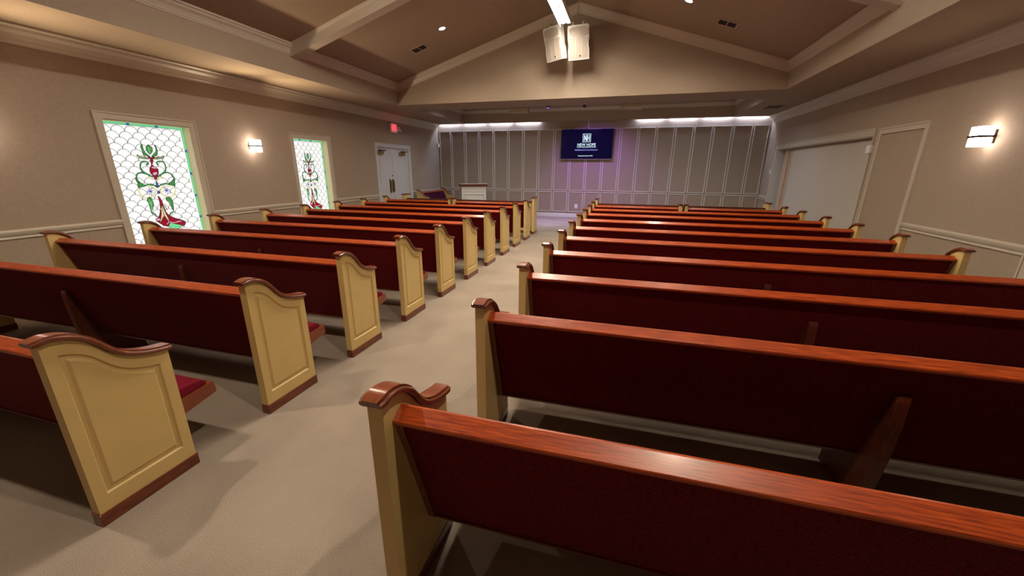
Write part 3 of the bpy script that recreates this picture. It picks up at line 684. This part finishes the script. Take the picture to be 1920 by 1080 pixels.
# tall condensed N and H
def stroke(x0, z0, x1, z1, w): b.poly([(x0-w/2, ys, z0), (x0+w/2, ys, z0), (x1+w/2, ys, z1), (x1-w/2, ys, z1)])
stroke(-.082, .105, -.082, .295, .028); stroke(-.082, .295, -.012, .105, .030); stroke(-.012, .105, -.012, .295, .026)
stroke(.022, .105, .022, .295, .026); stroke(.086, .105, .086, .295, .028); b.box(.022, .086, ys-.001, ys, .188, .212)
b.build('logo', 'tvtext', scr)
text('NEW HOPE', .125, 0, -.055, ys, 'tvtext', scr, bold=.002, sx=.95)
b = MB(); b.box(-.325, .325, ys-.001, ys, -.072, -.068); b.build('underline', 'tvtext', scr)
text('FUNERAL HOME AND MEMORIAL GARDENS', .034, 0, -.104, ys, 'tvtext', scr, bold=.0008, sx=.93)
text('REMEMBRANCE IS OUR SPECIALITY', .058, 0, -.20, ys, 'tvlav', scr, bold=.0012, sx=.84)
text('500 Highway 80, Sunnyvale, TX 75182', .040, -.02, -.378, ys, 'tvtext', scr, bold=.0016, sx=.78)
b = MB(); b.box(-1.412, -1.388, YB-.014, YB, 2.96, ZS+.01); tag(b.build('cable_cover', 'plate'), 'thin white cable cover above the television on the end wall', 'cable cover')

# ============================================================ SCONCES
def make_sconce(label, x, y, s, z=2.02):
    t = thing('wall_sconce', label, 'wall lamp', (x, y, z), 0 if s > 0 else PI, 'square glass wall sconces')
    b = MB(); b.box(0, .022, -.05, .05, -.075, .075, bev=.004); b.build('back_plate', 'bronze', t)
    b = MB(); b.box(.018, .19, -.010, .010, -.012, .012); b.box(.02, .185, -.084, .084, -.011, .011); b.build('arm', 'bronze', t)
    for z0, z1 in ((.0115, .110), (-.110, -.0115)):
        b = MB(); b.box(.045, .175, -.075, .075, z0, z1, bev=.006); b.build('glass_shade', 'sconce_glass', t)
    for q in (-1, 0, 1): lamp('added_uplight', 'SPOT', (.11, q*.03, .125), 150.0 if q else 60.0, (1.0, .76, .46), .05, target=(1.15, q*1.05, .95), parent=t, spot=math.radians(100), blend=1.0)  # spots added to brighten the soffit, beyond the sconce's own light
    return t
sc0 = make_sconce('lit glass wall sconce between the two stained glass windows', XL, 6.19, 1)
for lb, x, y, rz in (('lit glass wall sconce beside the first window, beyond the left edge', XL, 2.70, 0), ('lit glass wall sconce on the right wall above the chair rail', XR, 6.13, PI),
                     ('added unseen glass wall sconce on the right wall nearer the rear', XR, 2.6, PI), ('added unseen glass wall sconce on the left wall nearest the rear', XL, -.4, 0)):  # this pair is added out of view to raise the brightness
    c = copy_tree(sc0); c.location = (x, y, 2.02); c.rotation_euler = (0, 0, rz); c['label'] = lb
    if x > 0:                                              # the added uplights stay weak under the right soffit
        for ch in c.children:
            if ch.type == 'LIGHT': ch.data = ch.data.copy(); ch.data.energy = 4.0

# ============================================================ EXIT SIGN
t = thing('exit_sign', 'red lit EXIT sign under the crown moulding above the double door', 'exit sign', (XL, 11.09, 2.79))
b = MB(); b.box(0, .07, -.16, .16, -.125, .125, bev=.006); hs = b.build('housing', 'plate', t)
b = MB(); b.box(.07, .073, -.14, .14, -.085, .105); fc = b.build('face', 'exitwhite', t)
text('EXIT', .19, .0, -.055, 0, 'exitred', fc, bold=.005, sx=.62, rot=(PI/2, 0, PI/2)).location = (.0745, 0, -.055)
for dy in (.24, .32):
    b = MB(); b.tube([(.0, dy, -.03), (.05, dy, -.03), (.10, dy+.01, -.05)], [.018, .02, .035], 'plate', 12); b.build('emergency_lamp', 'plate', t)
b = MB(); b.box(0, .05, .2, .36, -.02, .06, bev=.006); b.build('battery_case', 'plate', t)
lamp('exit_glow', 'POINT', (.16, 0, 0), .5, (1, .05, .06), .05, parent=t)

# ============================================================ CEILING FITTINGS
nL = Vector((slopeL(0)-slopeL(1), 0, 1)).normalized(); nR = Vector((slopeR(0)-slopeR(1), 0, 1)).normalized()
def make_can(x, y, side, label):
    z = slopeL(x) if side < 0 else slopeR(x); n = -(nL if side < 0 else nR)
    t = thing('recessed_light', label, 'ceiling light', (x, y, z), group='recessed downlights in the vault')
    b = MB(); b.ring((0,0,0), .062, .086, n, .006, 'metal'); b.build('trim_ring', 'metal', t, smooth=True)
    b = MB(); b.disc(n*.001, .063, n, 'can', 24, .002); b.build('lens', 'can', t)
    lamp('downlight', 'SPOT', n*.03, CAN_W*(1.9 if y < 2 else 1.0), WARM, .05, target=n*.03+Vector((0, 0, -1)), parent=t, spot=math.radians(145), blend=.8)
    return t
vlab = {0: 'the one seen nearest the stage', 1: 'added out of view above the camera', 2: 'added out of view at the rear'}
for k, y in enumerate((8.08, 4.5, .9)):  # only the first pair is seen; the rest are added for brightness
    make_can(-3.75, y, -1, 'round recessed downlight on the left vault slope, '+vlab[k])
    make_can(.73, y+.05, 1, 'round recessed downlight on the right vault slope, '+vlab[k])
def make_vent(x, y, side, label):
    z = slopeL(x) if side < 0 else slopeR(x); n = -(nL if side < 0 else nR)
    t = thing('ceiling_vent', label, 'vent', (x, y, z), group='air vents in the vault')
    u = Vector((n.z, 0, -n.x))*(1 if n.z > 0 else -1); v = Vector((0, 1, 0))
    def slab(b, a, c, p, q, d0, d1, m):
        b.loft([[u*i+v*j+n*d for i, j in ((a,p),(c,p),(c,q),(a,q))] for d in (d0, d1)], m)
    b = MB(); slab(b, -.155, .155, -.11, .11, 0, .003, 'dark'); b.build('duct', 'dark', t)
    b = MB()
    for a, c, p, q in ((-.175,.175,-.13,-.105),(-.175,.175,.105,.13),(-.175,-.15,-.105,.105),(.15,.175,-.105,.105),(-.008,.008,-.105,.105)): slab(b, a, c, p, q, 0, .009, 'metal')
    b.build('frame', 'metal', t)
    b = MB()
    for k in range(7):
        p = -.09+k*.03
        for a, c in ((-.15, -.008), (.008, .15)):
            b.loft([[u*i+v*(p+j)+n*d for i, j, d in ((a,0,.003),(c,0,.003),(c,.006,.008),(a,.006,.008))], [u*i+v*(p+j)+n*d for i, j, d in ((a,.002,.003),(c,.002,.003),(c,.008,.008),(a,.008,.008))]], 'bronze')
    b.build('louvre', 'bronze', t)
make_vent(-4.457, 8.44, -1, 'rectangular air vent on the left vault slope below the downlight')
make_vent(1.45, 8.63, 1, 'rectangular air vent on the right vault slope below the downlight')
t = thing('ceiling_vent', 'dark linear air vent in the flat soffit near the right front corner', 'vent', (3.38, 12.1, ZS))
b = MB(); b.box(-.22, .22, -.3, .3, -.006, 0, 'metal'); b.build('frame', 'ceil', t)
b = MB()
for k in range(9): b.box(-.19, .19, -.27+k*.062, -.235+k*.062, -.008, -.006, 'dark')
b.build('louvre', 'dark', t)

# linear tube fixtures: one hung under the ridge, one added along it
def make_linear(y0, y1, label, x=-1.385, z=4.28, lens='tube'):
    t = thing('linear_light', label, 'ceiling light', (x, (y0+y1)/2, z), group='linear tube fixtures under the ridge'); L = (y1-y0)/2
    b = MB(); b.box(-.112, .112, -L, L, .036, .075, bev=.004); b.box(-.013, .013, -L, L, .026, .04); hs = b.build('housing', 'white', t)
    for s in (-1, 1):
        prof = [(s*(.012+.092*i/6), .035-(.018 if lens == 'tube' else .05)*math.sin(PI*(.12+.88*i/6))**.6 if 0 < i < 6 else .035) for i in range(7)]
        b = MB(); b.prism(prof if s > 0 else prof[::-1], 'y', -L+.01, L-.01, lens); b.build('lens', lens, t)
    if lens == 'tube':
        b = MB(); b.box(-.112, -.108, -L, L, -.030, .036); b.box(.108, .112, -L, L, -.030, .036); b.build('added_side_skirt', 'white', hs)  # skirts added to keep tube light off the upper walls
    for yy in (-L+.3, L-.3):
        b = MB(); b.tube([(0, yy, .075), (.02, yy, slopeL(x)-z)], .004, 'steel', 6); b.build('hanger', 'steel', t)
    return t
make_linear(6.10, 8.55, 'bright white linear tube fixture hung under the ridge, ending in front of the loudspeakers')
make_linear(3.2, 6.2, 'added unseen tube fixture along the ridge, above the camera', x=XRDG, z=ZRDG-.085, lens='added_ridge_tube')  # added out of view to light the walls below the crown

# loudspeakers hung at the gable
def make_speaker(x, y, z, rz, tilt, roll, label):
    t = thing('loudspeaker', label, 'loudspeaker', (x, y, z), rz, 'white loudspeakers hung under the ridge'); t.rotation_euler = (tilt, roll, rz)
    w, h, d = .215, .308, .34
    # cabinet: front at y=0 looking to -y, tapering to the rear, sides notched by handles
    b = MB()
    def sec(y, k, kz): return [(-w*k, y, -h*kz), (w*k, y, -h*kz), (w*k, y, -h*kz*.35), (w*k-.012, y, -h*kz*.25), (w*k-.012, y, h*kz*.05), (w*k, y, h*kz*.15), (w*k, y, h*kz*.9), (w*k*.9, y, h*kz), (-w*k*.9, y, h*kz), (-w*k, y, h*kz*.9), (-w*k, y, h*kz*.15), (-w*k+.012, y, h*kz*.05), (-w*k+.012, y, -h*kz*.25), (-w*k, y, -h*kz*.35)]
    b.loft([sec(0, .97, .98), sec(.02, 1, 1), sec(.14, .98, 1), sec(.29, .50, .88), sec(.31, .46, .84)]); cab = b.build('cabinet', 'speaker', t)
    b = MB(); P = [(-w+.03, -h+.03), (w-.03, -h+.03), (w-.03, -h*.32), (w-.045, -h*.22), (w-.045, 0), (w-.03, h*.1), (w-.03, h*.30), (-w+.03, h*.30), (-w+.03, h*.1), (-w+.045, 0), (-w+.045, -h*.22), (-w+.03, -h*.32)]
    b.prism(P, 'y', -.008, .002, 'grille'); gr = b.build('woofer_grille', 'grille', t)
    b = MB()
    for xx in (-.06, .06): b.box(xx-.002, xx+.002, -.011, -.008, -h+.03, h*.30, 'speaker')
    b.build('grille_rib', 'speaker', gr)
    b = MB(); hp = []
    for k in range(24):
        a = 2*PI*k/24; cx_, sx_ = math.cos(a), math.sin(a)
        hp.append((math.copysign(abs(cx_)**.55, cx_)*(w-.035), h*.62+math.copysign(abs(sx_)**.7, sx_)*.085))
    b.prism(hp, 'y', -.012, 0, 'grille'); b.build('horn_grille', 'grille', t)
    b = MB(); rim = [[(px*1.0*kk, -yy, h*.62+(pz-h*.62)*kk) for px, pz in hp] for kk, yy in ((1.0, 0), (1.0, .016), (1.06, .014), (1.08, 0))]
    b.loft(rim, 'speaker', caps=False); b.build('horn_rim', 'speaker', t)
    b = MB(); b.tube([(0.03, -.009, -h+.075), (.03, -.013, -h+.075)], .016, 'black', 14); b.build('badge', 'black', t)
    b = MB()
    for xx in (-.10, .10): b.tube([(xx, .12, h-.01), (xx, .12, h+.03)], .016, 'speaker', 10); b.tube([(xx-.02, .12, h+.045), (xx+.02, .12, h+.045)], .02, 'steel', 10)
    b.build('eye_bolt', 'steel', t)
    return t
make_speaker(-1.715, 9.0, 4.095, -.50, .26, -.03, 'white loudspeaker hung under the ridge, left one of the pair')
make_speaker(-1.19, 9.0, 4.085, .10, .26, -.07, 'white loudspeaker hung under the ridge, right one of the pair')
for x, lb in ((-1.24, 'steel hanging chain above the right loudspeaker'), (-1.66, 'steel hanging chain above the left loudspeaker')):
    t = thing('hanging_chain', lb, 'chain', (x, 9.12, 4.50)); top = (slopeL(x) if x < XRDG else slopeR(x))-4.50
    n = int(top/.045)
    for_links = MB()
    for k in range(n):
        z = .02+k*.045; pts = []
        for q in range(9):
            a = 2*PI*q/8; u_, v_ = .014*math.cos(a), .028*math.sin(a)
            pts.append((u_, 0, z+v_) if k % 2 else (0, u_, z+v_))
        for_links.tube(pts, .005, 'steel', 5)
    for_links.build('chain_link', 'steel', t)
    b = MB(); b.disc((0, 0, top+.01), .05, (0, 0, -1), 'steel', 16, .035); b.build('ceiling_plate', 'steel', t)

# strip lights in the slot above the end wall
for x0, x1, lb in ((XL+.03, -2.95, 'cool white strip light washing the left part of the end wall'), (.10, XR-.03, 'cool white strip light washing the right part of the end wall')):
    t = thing('strip_light', lb, 'strip light', ((x0+x1)/2, YB-.045, ZS+.06), group='strip lights above the end wall'); L = (x1-x0)/2
    b = MB(); b.box(-L, L, -.02, .02, .004, .02); b.build('channel', 'metal', t)
    n = int(2*L/.9)
    for k in range(n):
        c0 = -L+2*L*k/n+.05; c1 = -L+2*L*(k+1)/n-.12
        b = MB(); b.box(c0, c1, -.014, .014, -.004, .004); b.build('diffuser', 'slot', t)

# stage ceiling fittings in the tray
t = thing('stage_light', 'small stage light glowing violet in the stage ceiling tray', 'stage light', (-2.40, 12.2, TZ))
b = MB(); b.tube([(0,0,0), (0,0,-.10)], .012, 'black', 8); b.tube([(0,0,-.08), (.0,.0,-.21)], .06, 'black', 16); b.build('housing', 'black', t)
b = MB(); b.disc((0,0,-.211), .05, (0,0,-1), 'violet', 20, .003); b.build('lens', 'violet', t)
lamp('stage_lamp', 'SPOT', (0, 0, -.24), 420, (.60, .50, 1.0), .04, target=(.35, .4, -3.56), parent=t, spot=math.radians(58), blend=.9)
t = thing('stage_light', 'small dark stage light in the stage ceiling tray, nearer the television', 'stage light', (-1.36, 12.2, TZ))
b = MB(); b.tube([(0,0,0), (0,0,-.10)], .012, 'black', 8); b.tube([(0,-.03,-.10), (.0,.08,-.20)], .05, 'black', 16); b.build('housing', 'black', t)
b = MB(); b.disc((0,.082,-.202), .042, (0,.11,-.10), 'violet', 20, .003); b.build('lens', 'violet', t)
lamp('stage_lamp', 'SPOT', (.0, .11, -.235), 190, (.48, .18, 1.0), .04, target=(.35, 1.95, -2.7), parent=t, spot=math.radians(100), blend=1.0)
for x, lb in ((-3.37, 'tan box hanging in the stage ceiling tray, left one'), (-.07, 'tan box hanging in the stage ceiling tray, right one')):
    t = thing('ceiling_speaker', lb, 'ceiling speaker', (x, 12.45, TZ), group='tan boxes in the stage tray')
    b = MB(); b.box(-.29, .29, 0, .3, -.27, -.14, bev=.008); b.build('cabinet', 'tan', t)
    b = MB(); b.box(-.2, -.17, .13, .16, -.14, 0); b.box(.17, .2, .13, .16, -.14, 0); b.build('hanger', 'bronze', t)

# unseen downlights added in the stage tray to brighten the stage
for i, x in enumerate((-4.9, -2.9, .1, 2.0)):
    t = thing('added_stage_downlight', 'added unseen downlight in the stage tray, %s from the left' % ('first', 'second', 'third', 'fourth')[i], 'ceiling light', (x, 11.55, TZ), group='added downlights in the stage tray')
    b = MB(); b.ring((0,0,0), .062, .086, (0,0,-1), .006, 'metal'); b.build('trim_ring', 'metal', t, smooth=True)
    b = MB(); b.disc((0,0,-.001), .063, (0,0,-1), 'can', 24, .002); b.build('lens', 'can', t)
    lamp('downlight', 'SPOT', (0,0,-.03), STAGE_W, COOLW, .05, target=(0,.3,-3), parent=t, spot=math.radians(150), blend=.7)
# small wall fittings
b = MB(); b.box(-1.735, -1.625, YB-.012, YB, .32, .47, bev=.004); o = b.build('outlet_plate', 'plate'); tag(o, 'small white wall plate low on the end wall beside the aisle', 'wall plate')
b = MB(); b.box(XR-.02, XR, 13.47, 13.55, 1.54, 1.67, bev=.004); o = b.build('light_switch', 'plate'); tag(o, 'white switch plate on the right wall by the end wall corner', 'light switch')
b = MB(); b.box(XR-.075, XR-.02, 8.46, 8.57, 1.93, 2.06, bev=.006); o = b.build('door_sensor', 'plate'); tag(o, 'small white sensor box on the upper corner of the partition casing', 'sensor')
b = MB(); b.box(XL, XL+.06, 14.02, 14.12, 2.40, 2.53, bev=.008); o = b.build('corner_sensor', 'plate'); tag(o, 'small white sensor box high in the left corner by the end wall', 'sensor')
